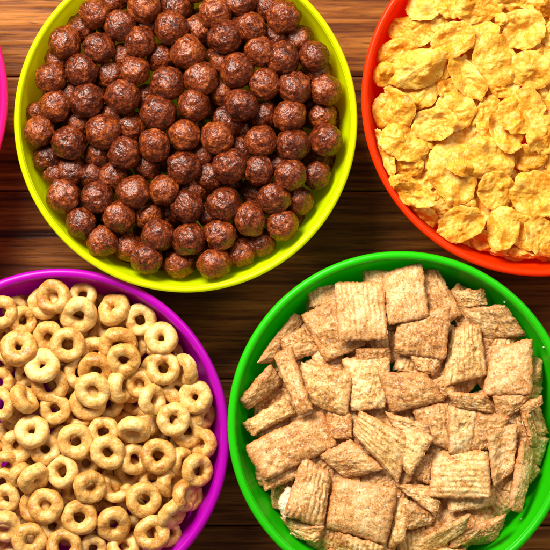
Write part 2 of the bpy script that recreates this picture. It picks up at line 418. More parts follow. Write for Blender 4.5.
for i, (x, y, rx, ry, lay, src) in enumerate(allb):
    if lay == 1: rx = .45*rx+.55*15.5; ry = ry and .45*ry+.55*15.5
    vi = rr.randrange(len(BALLV)); ry = ry or rx*rr.uniform(.96, 1.0)
    rot = Matrix.Rotation(rr.uniform(0, 6.28), 3, 'Z') @ Matrix.Rotation(rr.uniform(0, 6.28), 3, 'X') @ Matrix.Rotation(rr.uniform(0, 6.28), 3, 'Y')
    R3 = np.array(rot); Sc = np.diag([rx, ry, (rx+ry)/2*.97])
    Pm = BALLV[vi] @ R3.T @ Sc     # y up frame
    P = Pm.copy(); P[:, 1] *= -1; P[:, 0] += x; P[:, 1] += y
    t = math.hypot(x-b['x'], y-b['y'])/164
    cap = heap_y.rim+{3: -44, 2: -34, 1: -20, 0: -6}[lay]-8*t**3
    z = heap_y.drop(P, dict(kind='ball', x=x, y=y, r=(rx, ry), src=src, mesh=vi, rot=rot, lay=lay, S3=(rx, ry, (rx+ry)/2*.97)), q=.88, cap=cap)
    heap_y.items[-1]['z'] = z

# ------------------------------------------------------------------ oat rings
def ring_mesh(seed, hole, arc=2*math.pi):
    rr = random.Random(seed); off = Vector((rr.uniform(-50, 50),)*3); off.y += 7*seed
    nu, nv = 64, 28; maj = (1+hole)/2; tw = (1-hole)/2; th = rr.uniform(.38, .45)
    V, F = [], []; closed = arc > 6.2
    cu = nu if closed else nu+1
    for i in range(cu):
        a = arc*i/nu; d = Vector((math.cos(a), math.sin(a), 0))
        fat = 1+0.13*noise.noise(d*1.3+off); mj = maj*(1+0.07*noise.noise(d*1.0-off)); up = 0.09*noise.noise(d*1.2+off*2)
        capk = 1.0
        if not closed:
            e = min(i, nu-i)/6.0
            capk = math.sqrt(max(0.0, 1-(1-min(e, 1))**2))*0.98+0.02
        for j in range(nv):
            p = 2*math.pi*j/nv; c, s_ = math.cos(p), math.sin(p)
            cc = math.copysign(abs(c)**.88, c); ss = math.copysign(abs(s_)**.88, s_)
            v = d*(mj+tw*fat*cc*capk)+Vector((0, 0, th*fat*ss*capk+up))
            n_ = (d*cc+Vector((0, 0, ss)))
            v += n_*(0.045*noise.noise(v*2.4+off)+0.022*noise.noise(v*6+off)+0.006*noise.noise(v*14+off))
            V.append(v)
    for i in range(nu if closed else nu):
        i2 = (i+1) % cu
        for j in range(nv):
            F.append((i*nv+j, i2*nv+j, i2*nv+(j+1) % nv, i*nv+(j+1) % nv))
    if not closed: F += [tuple(range(nv))[::-1], tuple(range(nu*nv, nu*nv+nv))]
    return np.array([tuple(v) for v in V]), F
RV = []
for i in range(9): RV.append(ring_mesh(300+i, [.27, .30, .33, .24, .31, .28, .34, .26, .31][i]))
for i in range(3): RV.append(ring_mesh(340+i, [.16, .13, .19][i]))
RV.append(ring_mesh(350, .34, 4.4)); RV.append(ring_mesh(351, .33, 3.9))
RM = [mesh_of('oat_ring', v, f, M['ring']) for v, f in RV]
# x, y, R, lean x, lean y (the way the top face leans), layer, [mesh: 's' small hole, 'c' broken], [spin]
R_ = [(8,300,13,0,0,2),(25,375,13,0,.2,2),(91,352,14,.2,0,2),(13,413,13,.3,0,2),(84,465,13,0,.2,2),(179,348,14,.3,0,2),(72,492,13,.2,.2,2),(151,481,14,.2,0,2),
(42,303.5,16,0,0,1),(20,321,14.5,.35,0,1),(81,294,13.5,0,-.3,1),(46,337,15.5,0,.25,1),(139,320,16,0,.1,1),(139,384,15,-.2,.2,1),(151.5,400,15.5,.6,.1,0),
(176,391,14,.2,-.2,1),(166,402,15,-.2,.1,1),(76,374,15,.3,0,1),(-3,383,14,.2,0,1),(53,410,15.5,0,.1,1),(18,477,13,.55,.5,1),(3,466,14.5,.2,.5,1),(15.5,447,16,-.1,.1,1),
(43,451,15.5,.1,-.15,1),(102,434,15.5,0,-.1,1),(133,461,15.5,.4,0,1),(0,484,14,0,.2,1),(4,500,14,-.3,.2,1),(33,509,16,0,0,1),(50,527,15.5,.1,.1,1),
(114,489,15.5,-.2,0,1,'c',2.2),(122,550,16,.1,-.4,1),(174,543,14,.5,0,1),(168,484,15,.75,.1,1),(179,463,14.5,.7,.2,1),(193,500,14,.7,.1,1),(210,416,13.5,.75,.2,1),
(208,446,15.5,-.55,.05,1),(186,432,17,.1,.1,1),(47.5,386,18,0,0,1),(86,404,17.5,0,.1,1),(119.5,387,17,.8,.15,1),(117,346,19,0,.4,1),(94,371,17.5,0,.4,1),(91,551,14,0,.2,1),
(-1,312,16,0,-.1,0),(77,315,18.5,0,.45,0),(17,348.5,18.5,0,-.42,0,'s'),(51.6,296,16.8,-.05,-.12,0),(66.5,345,17.2,.1,0,0),(112,310,16.8,-.38,-.42,0,'s'),
(163,369,16.5,0,-.15,0),(160.5,339,16.5,-.08,-.3,0,'s'),(193,366,16,-.72,.3,0),(123,360,16.5,0,.38,0),(92,391,17.7,0,0,0),(41,366,17.8,-.1,-.4,0,'s'),
(22.5,400,16,.62,-.5,0),(-1,405,15,-.3,0,0),(199,397,17,-.3,-.1,0,'s'),(173,420.5,16.5,0,0,0),(30.5,432.5,17,0,-.42,0,'s'),(74,442,17.3,0,0,0),(61,473,16.5,-.38,-.2,0),
(32,480,16.5,.55,.5,0,'s'),(107,453,17.3,0,0,0),(133,431,17,-.1,.68,0),(157.5,457,17.2,0,-.05,0),(89,488,16.5,.3,.2,0),(197,472,16.3,.58,.1,0),(184,497.5,16.3,.82,0,0),
(171,516,17,.6,.5,0,'s'),(142.5,501,17.3,.2,.2,0),(112,526,17.5,.1,.3,0),(44.5,507,17.3,0,-.05,0),(78,519,17.3,0,0,0),(151.5,535,17.5,0,-.15,0),(2,528,17,0,.5,0),
(28,541,17,.15,.05,0),(63,548,17.3,0,0,0)]
R_out = [(-22,330,16),(-25,300,15),(-24,362,15),(-26,398,15),(-24,430,15),(-22,462,16),(-24,495,15),(-25,530,15),(10,566,16),(45,572,15),(95,570,16),(122,568,15)]
heap_p = Heap('purple', lambda t: -52-10*t**4)
b = BOWLS['purple']; rr = random.Random(21); fill = []
for _ in range(6000):
    a = rr.uniform(0, 2*math.pi); r = 148*math.sqrt(rr.random()); x, y = b['x']+r*math.cos(a), b['y']+r*math.sin(a)
    if in_view(x, y, 20) and all((x-p[0])**2+(y-p[1])**2 > 20**2 for p in fill): fill.append((x, y, rr.uniform(15, 16.5), rr.uniform(-.5, .5), rr.uniform(-.5, .5), 3))
fill2 = []
for _ in range(4000):
    a = rr.uniform(0, 2*math.pi); r = 140*math.sqrt(rr.random()); x, y = b['x']+r*math.cos(a), b['y']+r*math.sin(a)
    if in_view(x, y, 5) and all((x-p[0])**2+(y-p[1])**2 > 25**2 for p in fill2): fill2.append((x, y, 15.5, rr.uniform(-.6, .6), rr.uniform(-.6, .6), 2.5))
def rot_from_lean(lx, ly, spin):
    m = min(math.hypot(lx, ly), .98); ax = Vector((lx, -ly, 0))
    ax = Vector((0, 0, 1)) if m < 1e-4 else (ax.normalized()*m+Vector((0, 0, math.sqrt(1-m*m))))
    return Vector((0, 0, 1)).rotation_difference(ax).to_matrix() @ Matrix.Rotation(spin, 3, 'Z')
seq = [(p, 0) for p in fill]+[(p, 0) for p in fill2]+[((x, y, r, .1, .1, 1), 1) for x, y, r in R_out]+[(p, 2) for p in sorted(R_, key=lambda p: -p[5])]
for p, src in seq:
    x, y, R0, lx, ly, lay = p[:6]; R0 *= 1.05; kind = p[6] if len(p) > 6 else ''
    dx, dy = x-b['x'], y-b['y']; dd = math.hypot(dx, dy); k = min(abs(lx*dx+ly*dy)/max(dd, 1), .95)
    lim = b['R']-b['lip']-(2 if lay <= 1 else 10)-min(R0, R0*math.sqrt(1-k*k)+.4*R0*k)
    if dd > lim: x, y = b['x']+dx*lim/dd, b['y']+dy*lim/dd
    vi = rr.randrange(9, 12) if kind == 's' else (12 if kind == 'c' else rr.randrange(9))
    lx *= 1.12; ly *= 1.12
    if src == 2 and not kind: lx += rr.uniform(-.07, .07); ly += rr.uniform(-.07, .07)
    rot = rot_from_lean(lx, ly, p[7] if len(p) > 7 else rr.uniform(0, 6.28))
    P = (RV[vi][0]*R0) @ np.array(rot).T; P[:, 1] *= -1; P[:, 0] += x; P[:, 1] += y
    t = math.hypot(x-b['x'], y-b['y'])/160
    cap = heap_p.rim+{3: -38, 2.5: -28, 2: -22, 1: -13, 0: -3}[lay]-8*t**3
    z = heap_p.drop(P, dict(kind='ring', x=x, y=y, src=src, mesh=vi, rot=rot, lay=lay, R=R0, lean=math.hypot(lx, ly), hole=kind), q=.86, cap=cap)
    heap_p.items[-1]['z'] = z

# ------------------------------------------------------------------ corn flakes
def flake_verts(x, y, rx, ry, rot, g, seed, dome, curl):
    """polar sheet with an uneven outline, blisters and curl, given thickness; px units, image y down"""
    rr = random.Random(seed); off = Vector((rr.uniform(-90, 90), rr.uniform(-90, 90), rr.uniform(-90, 90)))
    nr, na = 22, 96; cr, sr = math.cos(rot), math.sin(rot)
    bl = [(rr.uniform(-.65, .65), rr.uniform(-.65, .65), rr.uniform(.14, .30), rr.uniform(-2.4, 4.6)) for _ in range(6)]
    fa = rr.uniform(0, math.pi); fold = rr.uniform(-1, 1)*2.4; fx, fy = math.cos(fa), math.sin(fa)
    n = np.array((-g[0], -g[1], 1.0)); n /= np.linalg.norm(n)
    top, bot = [], []
    def height(u, v):
        r2 = u*u+v*v; w = Vector((u*rx, v*ry, 0))
        h = dome*math.exp(-r2*2.2)+1.7*curl*r2*(0.6+0.8*noise.noise(Vector((math.atan2(v, u)*.8, 0, 0))+off))
        q = u*fx+v*fy; h += fold*q*q*1.6-fold*.3
        for bx, by, br, ba in bl: h += ba*math.exp(-((u-bx)**2+(v-by)**2)/(br*br))
        h += 7.5*noise.noise(w*.055+off)+2.8*(abs(noise.noise(w*.12+off))-.2)+0.65*noise.noise(w*.38+off)+0.3*noise.noise(w*.9+off)
        return h
    for i in range(nr+1):
        for j in range(na if i else 1):
            a = 2*math.pi*j/na; d = Vector((math.cos(a), math.sin(a), 0))
            out = 1+0.05+0.15*noise.noise(d*1.1+off)+0.10*noise.noise(d*2.4+off)+0.06*noise.noise(d*5+off)+0.03*noise.noise(d*12+off)+0.018*noise.noise(d*25+off)
            k = i/nr; u, v = d.x*k*out, d.y*k*out
            h = height(u, v)
            th = 1.45*math.sqrt(max(0.0, 1-k**8))*(1+.3*noise.noise(Vector((u*3, v*3, 5))+off))
            px, py = u*rx, v*ry; X, Y = px*cr-py*sr, px*sr+py*cr
            base = np.array((X, Y, g[0]*X+g[1]*Y))
            top.append(base+n*(h+th)); bot.append(base+n*(h-th))
    V = np.array(top+bot); V[:, 0] += x; V[:, 1] += y
    return V
def polar_faces(nr, na):
    F = []; idx = lambda i, j: 0 if i == 0 else 1+(i-1)*na+(j % na)
    nt = 1+nr*na
    for j in range(na):
        F.append((0, idx(1, j+1), idx(1, j))); F.append((nt, nt+idx(1, j), nt+idx(1, j+1)))
        for i in range(1, nr):
            F.append((idx(i, j), idx(i, j+1), idx(i+1, j+1), idx(i+1, j)))
            F.append((nt+idx(i, j), nt+idx(i+1, j), nt+idx(i+1, j+1), nt+idx(i, j+1)))
        F.append((idx(nr, j), idx(nr, j+1), nt+idx(nr, j+1), nt+idx(nr, j)))
    return F
PF = polar_faces(22, 96)
def D(a): return math.radians(a)
# x, y, rx, ry, rotation, layer, dome, curl, slope (None: settle), look
F_ = [(465,204,13,11,0,2,0,0,None),(447,207,13,11,20,2,0,0,None),(449,87,11,10,0,2,0,0,None),
(413,29,23,15.5,5,1,3,-2,None),(398,52,21,14,-10,1,2,-2,None),(444,22,13,12,0,1,0,2,None),(437,64,13,18,0,1,1,0,None),(413,90,25,18,0,1,-2,2,None),
(480,32,19,15,-20,1,2,0,None),(520,2,20,10,0,1,0,0,None),(545,48,13,15,0,1,0,0,None),(506,87,15,9,0,1,0,0,None),(552,33,12,12,0,1,0,0,None),
(393,110,21,20,30,1,0,-2,None),(386,150,24,6.5,68,1,0,0,(.5,-.2)),(409,163,16,14,0,1,0,0,None),(490,116,12.5,22,10,1,0,2,None),(530,157,17,13,0,1,0,0,None),
(405,183,17,8.5,12,1,0,0,None),(420,214,20,10,24,1,0,0,(.2,-.5)),(487,240,15,10,10,1,0,0,None),(507,249,17,6,-5,1,0,0,(0,-.6)),(527,252,16,5.5,3,1,0,0,(0,-.6)),
(525,232,13,18,-20,1,0,0,None),(455,38,21,17,-25,0,-1,3,None),(425,6,18,14,-10,0,2,0,None),(452,3,15,14,0,0,0,0,None),(385,73,13,12,-40,0,3,-2,None),
(480,8,23,13,-10,0,2,0,None),(548,5,13,12,0,0,0,0,None),(496,60,22,27,-15,0,1,0,None),(502,18,6.5,6,0,0,2,0,None),
(418,68,29,19,-12,0,7,-3,None),(524,28,21.5,20,-15,0,-3,5,None),(531,69,22,19,20,0,2,0,None),(468,76,25,12.5,52,0,-1,4,None),
(405,142,24,17,15,0,3,-2,None),(456,110,20,20,0,0,-1,2,None),(436,123,21,17,-10,0,-2,3,None),(453,172,22,32,-18,0,2,0,None),(464,160,18,16,10,0,2,0,None),
(489,159,24,20.5,20,0,3,-1,None),(506,128,16,25,-20,0,-2,3,None),(521,112,25,21,-20,0,-2,4,None),(545,135,17,20,30,0,2,0,None),
(414,194,20.5,12,14,0,-2,3,(.15,-.25)),(461,224,24,18,-22,0,-4,3,(.1,-.2)),(504,228,15.5,22,8,0,3,0,None),(498,190,17.5,19,0,0,0,3,None),(538,194,25,23,10,0,-2,3,None),(543,236,16,21,-30,0,0,2,None)]
F_out = [(570,20,18,16),(572,60,20,18),(570,100,20,19),(568,165,19,18),(566,205,17,19),(562,250,14,12),(430,-18,20,14),(470,-16,20,15),(512,-18,21,15),(550,-20,18,14)]
heap_r = Heap('red', lambda t: -28-10*t**4)
b = BOWLS['red']; rr = random.Random(31); fill = []
for _ in range(6000):
    a = rr.uniform(0, 2*math.pi); r = 144*math.sqrt(rr.random()); x, y = b['x']+r*math.cos(a), b['y']+r*math.sin(a)
    if in_view(x, y, 16) and all((x-p[0])**2+(y-p[1])**2 > 18**2 for p in fill): fill.append((x, y, rr.uniform(18, 24), rr.uniform(15, 19), rr.uniform(0, 180), 3, 0, rr.uniform(-2, 3), None))
seq = [(p, 0) for p in fill]+[((x, y, rx, ry, rr.uniform(0, 40), 1, 1, 1, None), 1) for x, y, rx, ry in F_out]+[(p, 2) for p in sorted(F_, key=lambda p: -p[5])]
for i, (p, src) in enumerate(seq):
    x, y, rx, ry, ro, lay, dome, curl, g = p
    P0 = flake_verts(x, y, rx, ry, D(ro), (0, 0), 500+i, dome, curl)
    if g is None:
        g = heap_r.slope(P0, .55, .8)
        g = (float(g[0])+rr.uniform(-.06, .06), float(g[1])+rr.uniform(-.06, .06))
    # lay the tilted sheet so that its footprint stays the photographed one
    P = flake_verts(x, y, rx, ry, D(ro), g, 500+i, dome, curl)
    t = math.hypot(x-b['x'], y-b['y'])/170
    cap = heap_r.rim+{3: -22, 2: -15, 1: -8, 0: 6}[lay]-8*t**3
    z = heap_r.drop(P, dict(kind='flake', x=x, y=y, src=src, P=P, lay=lay, size=(rx, ry), dome=dome, curl=curl, steep=math.hypot(*g)), q=.88, cap=cap)
    heap_r.items[-1]['z'] = z

# ------------------------------------------------------------------ cinnamon squares
NQ = 46
def square_verts(q, g, seed, thick, puff, ridge, rough, concave=0.0, hole=None):
    """slab between four corners with pinched edges, ridges and a rough sugared skin; px units, image y down"""
    rr = random.Random(seed); off = Vector((rr.uniform(-90, 90), rr.uniform(-90, 90), rr.uniform(-90, 90)))
    c = np.array(q, float); cen = c.mean(0)
    lu = (np.linalg.norm(c[1]-c[0])+np.linalg.norm(c[2]-c[3]))/2; lv = (np.linalg.norm(c[3]-c[0])+np.linalg.norm(c[2]-c[1]))/2
    n = np.array((-g[0], -g[1], 1.0)); n /= np.linalg.norm(n)
    steep = math.sqrt(1+g[0]**2+g[1]**2)
    warp = rr.uniform(-1, 1)*1.6; ph = rr.uniform(0, 6)
    top, bot = [], []
    for i in range(NQ+1):
        for j in range(NQ+1):
            u, v = i/NQ, j/NQ
            # rounded corners
            uu, vv = u*2-1, v*2-1
            k = 1-0.045*(abs(uu*vv)**6)
            U, Vv = .5+uu*k/2, .5+vv*k/2
            w = Vector((U*lu, Vv*lv, 0))
            p = (1-U)*(1-Vv)*c[0]+U*(1-Vv)*c[1]+U*Vv*c[2]+(1-U)*Vv*c[3]
            e = max(abs(uu), abs(vv))
            jit = 1.0*noise.noise(w*.13+off)+0.9*noise.noise(w*.35+off)+0.6*noise.noise(w*1.0+off)
            jit2 = 1.0*noise.noise(w*.13-off)+0.9*noise.noise(w*.35-off)+0.6*noise.noise(w*1.0-off)
            p = p+np.array((jit, jit2))*(0.2+0.9*e**4)
            env = (1-uu**4)*(1-vv**4)
            body = thick*1.3*(.52+.48*min(1, (1-uu*uu)*1.8))*(.52+.48*min(1, (1-vv*vv)*1.8))
            pf = puff*math.exp(-(uu*uu+vv*vv)*2.4)-concave*math.exp(-(uu*uu*3.2+vv*vv*1.2))
            rd = 0
            t_ = (w.x if ridge == 'v' else w.y)+1.6*noise.noise(w*.10+off*1.3)
            if ridge: rd = 0.8*math.sin(t_*2*math.pi/5.2+ph)*(0.55+0.9*noise.noise(w*.09-off))
            rg = (.35+.45*rough)*(1.5*noise.noise(w*.15+off)+0.9*noise.noise(w*.36+off)+0.55*noise.noise(w*.85+off)+0.30*noise.noise(w*1.9+off))
            wp = warp*(uu*uu-vv*vv)*.8+1.8*noise.noise(w*.05-off)
            ed = math.sqrt(max(0, 1-e**10))
            ht = 0
            if hole:
                hd = math.hypot((U-hole[0])*lu, (Vv-hole[1])*lv); ht = -4.5/(1+(hd/hole[2])**6)
            hb = -body*.5*ed-rd*.4*ed
            htp = body*.5*ed+pf+(rd+rg+ht)*(.35+.65*ed)
            X, Y = p-cen; base = np.array((X, Y, g[0]*X+g[1]*Y))
            top.append(base+n*(htp+wp)); bot.append(base+n*(hb+wp+rg*.3))
    V = np.array(top+bot); V[:, 0] += cen[0]; V[:, 1] += cen[1]
    return V
def quad_faces():
    F = []; m = NQ+1; T = m*m
    for i in range(NQ):
        for j in range(NQ):
            a, b_, c, d = i*m+j, i*m+j+1, (i+1)*m+j+1, (i+1)*m+j
            F.append((a, b_, c, d)); F.append((T+a, T+d, T+c, T+b_))
    edge = [(i, 0) for i in range(NQ)]+[(NQ, j) for j in range(NQ)]+[(i, NQ) for i in range(NQ, 0, -1)]+[(0, j) for j in range(NQ, 0, -1)]
    for k in range(len(edge)):
        a = edge[k]; b_ = edge[(k+1) % len(edge)]; A, B2 = a[0]*m+a[1], b_[0]*m+b_[1]
        F.append((A, B2, T+B2, T+A))
    return F
QF = quad_faces()
_e = np.maximum(*np.meshgrid(np.abs(np.linspace(-1, 1, NQ+1)), np.abs(np.linspace(-1, 1, NQ+1)))).ravel()
TOAST = np.tile(np.clip(_e**7*.95, 0, 1), 2).astype(np.float32)
# four corners, layer, thickness, puff, ridge direction, roughness, slope, material, look, extra
Q_ = [
 ([(405,272),(440,267),(465,315),(430,335)],2,5,2,'v',.9,None,'square','dull tan square tucked behind its brighter neighbours'),
 ([(454,291),(486,289),(490,306),(461,309)],2,4,0,'',1.2,(0,-.3),'square_pale','small broken pale fragment with pointed tips'),
 ([(256,365),(294,313),(305,319),(274,364)],2,5,1,'',.8,(-.9,-.4),'square','dull brown strip standing against the bowl wall'),
 ([(305,290),(342,283),(345,306),(309,308)],2,5,2,'v',1,(.1,.2),'square','greenish shaded square corner'),
 ([(362,270),(390,270),(388,296),(365,296)],2,5,1,'v',1,None,'square','small shaded corner of a square'),
 ([(279,340),(303,327),(322,352),(290,364)],2,5,2,'',1,None,'square','tan square corner with rough pale spots'),
 ([(355,348),(391,348),(393,362),(355,362)],2,5,1,'',1,None,'square','thin brown edge of a square'),
 ([(408,352),(447,352),(436,378),(418,372)],2,5,1,'',1,None,'square','small dark triangular square tip'),
 ([(341,358),(392,357),(386,409),(352,413)],2,5,3,'',1.9,None,'square_pale','rugged crumbly square with deep pits'),
 ([(412,408),(450,403),(456,452),(424,444)],2,5,1,'v',1,None,'square','half covered sandy square'),
 ([(478,410),(512,418),(494,452),(468,453)],2,5,1,'',.9,None,'square','orange brown square lying deep'),
 ([(449,405),(479,410),(473,456),(449,456)],2,6,3,'',1,None,'square_pale','puffed square with a round dark hole', dict(hole=(.48,.42,3.6))),
 ([(520,350),(547,361),(542,384),(518,384)],2,5,1,'',1.3,None,'square','rough crumbly square corner'),
 ([(412,460),(436,453),(431,487),(415,479)],2,5,1,'',1,None,'square','small orange square corner'),
 ([(262,478),(302,458),(304,478),(265,493)],2,5,1,'',1,(0,.2),'square','thin underside edge of a square'),
 ([(276,505),(288,486),(306,498),(285,522)],2,5,2,'',1.3,(-.3,.2),'square_white','white crumbly broken bit'),
 ([(278,518),(326,526),(318,547),(296,541)],2,6,2,'',1.8,None,'square','crumbly brown fragments under a ridged square'),
 ([(447,490),(498,486),(498,508),(450,515)],2,6,1,'v',.6,None,'square_pale','ridged pale square edge under the puffed square'),
 ([(335,533),(386,548),(380,568),(333,562)],2,5,1,'v',.7,(0,-.4),'square_pale','green tinted square at the bottom edge'),
 ([(395,498),(410,500),(406,542),(389,553)],2,5,0,'',.8,(.8,0),'square_pale','steep greenish panel between two squares'),
 ([(420,543),(471,512),(467,531),(425,564)],2,5,0,'',.6,(.1,-.8),'square_pale','olive tinted slab leaning on the bowl wall'),
 ([(405,503),(439,517),(434,527),(405,532)],2,5,1,'',1.4,None,'square','orange toasted rough lump'),
 ([(493,396),(538,390),(520,413),(499,425)],2,5,1,'',.9,(-.1,-.3),'square','bent square tip hanging under a large square'),
 ([(428,384),(450,372),(458,395),(440,402)],2,5,0,'',1,None,'square','dark crumb sized square corner'),
 ([(325,405),(352,415),(352,440),(330,440)],2,5,0,'',1,None,'square','shaded brown square deep between others'),
 ([(523,414),(533,409),(541,450),(531,447)],1,5,0,'',1,(-.9,0),'square','narrow square edge standing near the wall'),
 ([(519,408),(543,395),(545,404),(525,420)],1,5,0,'',1,(.5,-.5),'square','small strip bending along the bowl wall'),
 ([(461,309),(507,304),(530,337),(488,341)],1,5,1,'v',1.2,(-.05,-.35),'square','folded square with a rough frilled edge', dict(concave=3)),
 ([(300,362),(353,372),(348,420),(303,402)],1,6,3,'',1.9,None,'square_pale','blistered rough square with a pitted face'),
 ([(273,356),(290,345),(314,411),(298,417)],1,7,2,'',.9,(.3,.05),'square','long narrow strip with olive upper end'),
 ([(238,401),(270,363),(285,383),(247,412)],1,7,1,'',.8,(-.5,-.5),'square','smooth tan wedge leaning on the wall'),
 ([(241,425),(286,397),(298,414),(252,438)],1,8,2,'',.9,(.1,.1),'square_pale','hollow rolled piece with an open end'),
 ([(446,391),(488,395),(495,414),(455,408)],1,5,1,'',1.2,(0,-.4),'square','thin rough edge of a tilted square'),
 ([(385,412),(427,424),(434,441),(396,434)],1,5,1,'',1.8,None,'square','orange crumbly rough edge'),
 ([(455,536),(508,513),(503,532),(450,553)],1,6,1,'',.9,(.05,-.5),'square','pale slab lying along the bottom wall'),
 ([(393,485),(431,487),(443,505),(437,519)],1,6,1,'',2,None,'square','lumpy orange crumbly strip'),
 ([(400,424),(435,437),(411,478),(404,470)],1,6,0,'',1,(.4,.1),'square_pale','pale bent flap pointing downward'),
 ([(522,441),(538,450),(523,516),(510,510)],1,6,1,'',.9,(-.9,-.1),'square','long narrow square standing on edge by the wall'),
 ([(487,430),(520,424),(516,472),(494,491)],0,5,0,'',1.2,None,'square','square with raised sides and sunken middle', dict(concave=5)),
 ([(300,315),(341,296),(368,345),(326,364)],0,6,2,'',.8,None,'square','smooth speckled square tilted to one side'),
 ([(334,282),(384,281),(389,340),(339,341)],0,6,2,'v',.7,None,'square','large upright ridged speckled square'),
 ([(452,328),(482,323),(489,376),(442,389)],0,6,4,'v',1.3,None,'square_pale','crumpled ridged square with a pale blister', dict(hole=(.78,.50,3.2))),
 ([(398,322),(452,304),(447,361),(394,354)],0,6,2,'v',.8,None,'square','ridged square with bright stripes and ragged lower edge'),
 ([(383,273),(423,261),(430,318),(388,326)],0,6,3,'v',.6,None,'square','large bright square with a soft swollen middle'),
 ([(492,349),(535,338),(534,395),(483,397)],0,6,2,'',.7,None,'square','large flat peach coloured square'),
 ([(243,446),(322,410),(339,446),(265,483)],0,7,2,'',1.3,(-.05,.15),'square','wide rough brown slab sloping to the bowl wall'),
 ([(318,456),(351,440),(387,471),(345,481)],0,6,3,'',.9,None,'square','rounded sugared wedge between two squares'),
 ([(303,457),(332,474),(324,531),(283,516)],0,7,3,'v',1.1,None,'square','wrinkled square with a white broken side'),
 ([(377,372),(427,373),(448,401),(392,414)],0,6,3,'',.8,None,'square','smooth sandy square pointing to the middle'),
 ([(360,410),(412,437),(399,485),(352,434)],0,6,3,'h',.9,None,'square_pale','ridged square set as a diamond'),
 ([(335,478),(399,489),(388,547),(324,530)],0,7,2,'',.8,None,'square','largest flat speckled square at the bottom'),
 ([(434,453),(491,451),(492,500),(429,499)],0,6,6,'h',.9,None,'square_pale','puffed ridged square like a small pillow'),
]
heap_g = Heap('green', lambda t: -30-12*t**4)
b = BOWLS['green']; rr = random.Random(43); fill = []
for _ in range(6000):
    a = rr.uniform(0, 2*math.pi); r = 138*math.sqrt(rr.random()); x, y = b['x']+r*math.cos(a), b['y']+r*math.sin(a)
    if in_view(x, y, 0) and all((x-p[0])**2+(y-p[1])**2 > 20**2 for p in fill): fill.append((x, y))
seq = []
for x, y in fill:
    a = rr.uniform(0, 1.57); h = rr.uniform(21, 25)
    q = [(x+h*math.cos(a+k*math.pi/2+.785*3), y+h*math.sin(a+k*math.pi/2+.785*3)) for k in range(4)]
    seq.append(((q, 3, 5, 2, rr.choice(['v', '', 'h']), 1, None, 'square', 'brown square buried under the others'), 0))
for x, y, in [(350,572),(400,574),(445,570)]:
    q = [(x-24, y-20), (x+24, y-22), (x+25, y+24), (x-23, y+22)]
    seq.append(((q, 2, 6, 2, 'v', 1, None, 'square', 'square below the picture edge'), 1))
seq += [(p, 2) for p in sorted(Q_, key=lambda p: -p[1])]
for i, (p, src) in enumerate(seq):
    q, lay, th, puff, ridge, rough, g, mt, look = p[:9]; ex = p[9] if len(p) > 9 else {}
    if g is None:
        P0 = square_verts(q, (0, 0), 800+i, th, puff, ridge, rough)
        g = heap_g.slope(P0, .45, .85); g = (float(g[0])+rr.uniform(-.13, .13), float(g[1])+rr.uniform(-.13, .13))
    P = square_verts(q, g, 800+i, th, puff, ridge, rough, **ex)
    x, y = np.array(q).mean(0); t = math.hypot(x-b['x'], y-b['y'])/160
    cap = heap_g.rim+{3: -26, 2: -15, 1: -8, 0: 5}[lay]-10*t**3
    z = heap_g.drop(P, dict(kind='square', x=x, y=y, src=src, P=P, lay=lay, mat=mt, look=look), q=.90, cap=cap)
    heap_g.items[-1]['z'] = z

# ------------------------------------------------------------------ link the pieces, each with a label of its own
HOUR = ['twelve', 'one', 'two', 'three', 'four', 'five', 'six', 'seven', 'eight', 'nine', 'ten', 'eleven']
ORD = ['first', 'second', 'third', 'fourth', 'fifth', 'sixth', 'seventh', 'eighth', 'ninth', 'tenth', 'eleventh', 'twelfth', 'thirteenth', 'fourteenth', 'fifteenth', 'sixteenth']
def looks(it):
    buried = it['frac'] < .28; half = it['frac'] < .62
    k = it['kind']
    if k == 'ball':
        rx, ry = it['r']
        if buried: return 'buried dark chocolate ball'
        if half: return 'half hidden chocolate ball'
        if max(rx, ry)/min(rx, ry) > 1.12: return 'oblong chocolate ball'
        return 'large glossy chocolate ball' if rx > 16 else ('small chocolate ball' if rx < 14 else 'glossy chocolate ball')
    if k == 'ring':
        if buried: return 'buried oat ring'
        if it['hole'] == 'c': return 'broken open oat ring'
        if it['lean'] > .6: return 'oat ring on its edge'
        if half: return 'half hidden oat ring'
        if it['hole'] == 's': return 'fat oat ring with tiny hole'
        return 'tilted oat ring' if it['lean'] > .3 else 'flat lying oat ring'
    if k == 'flake':
        rx, ry = it['size']
        if buried: return 'buried corn flake'
        if half: return 'half hidden corn flake'
        if it['dome'] > 5: return 'big domed corn flake'
        if max(rx, ry)/min(rx, ry) > 1.8: return 'narrow corn flake'
        if it['curl'] >= 3: return 'cupped corn flake'
        return 'large flat corn flake' if rx*ry > 380 else 'small corn flake'
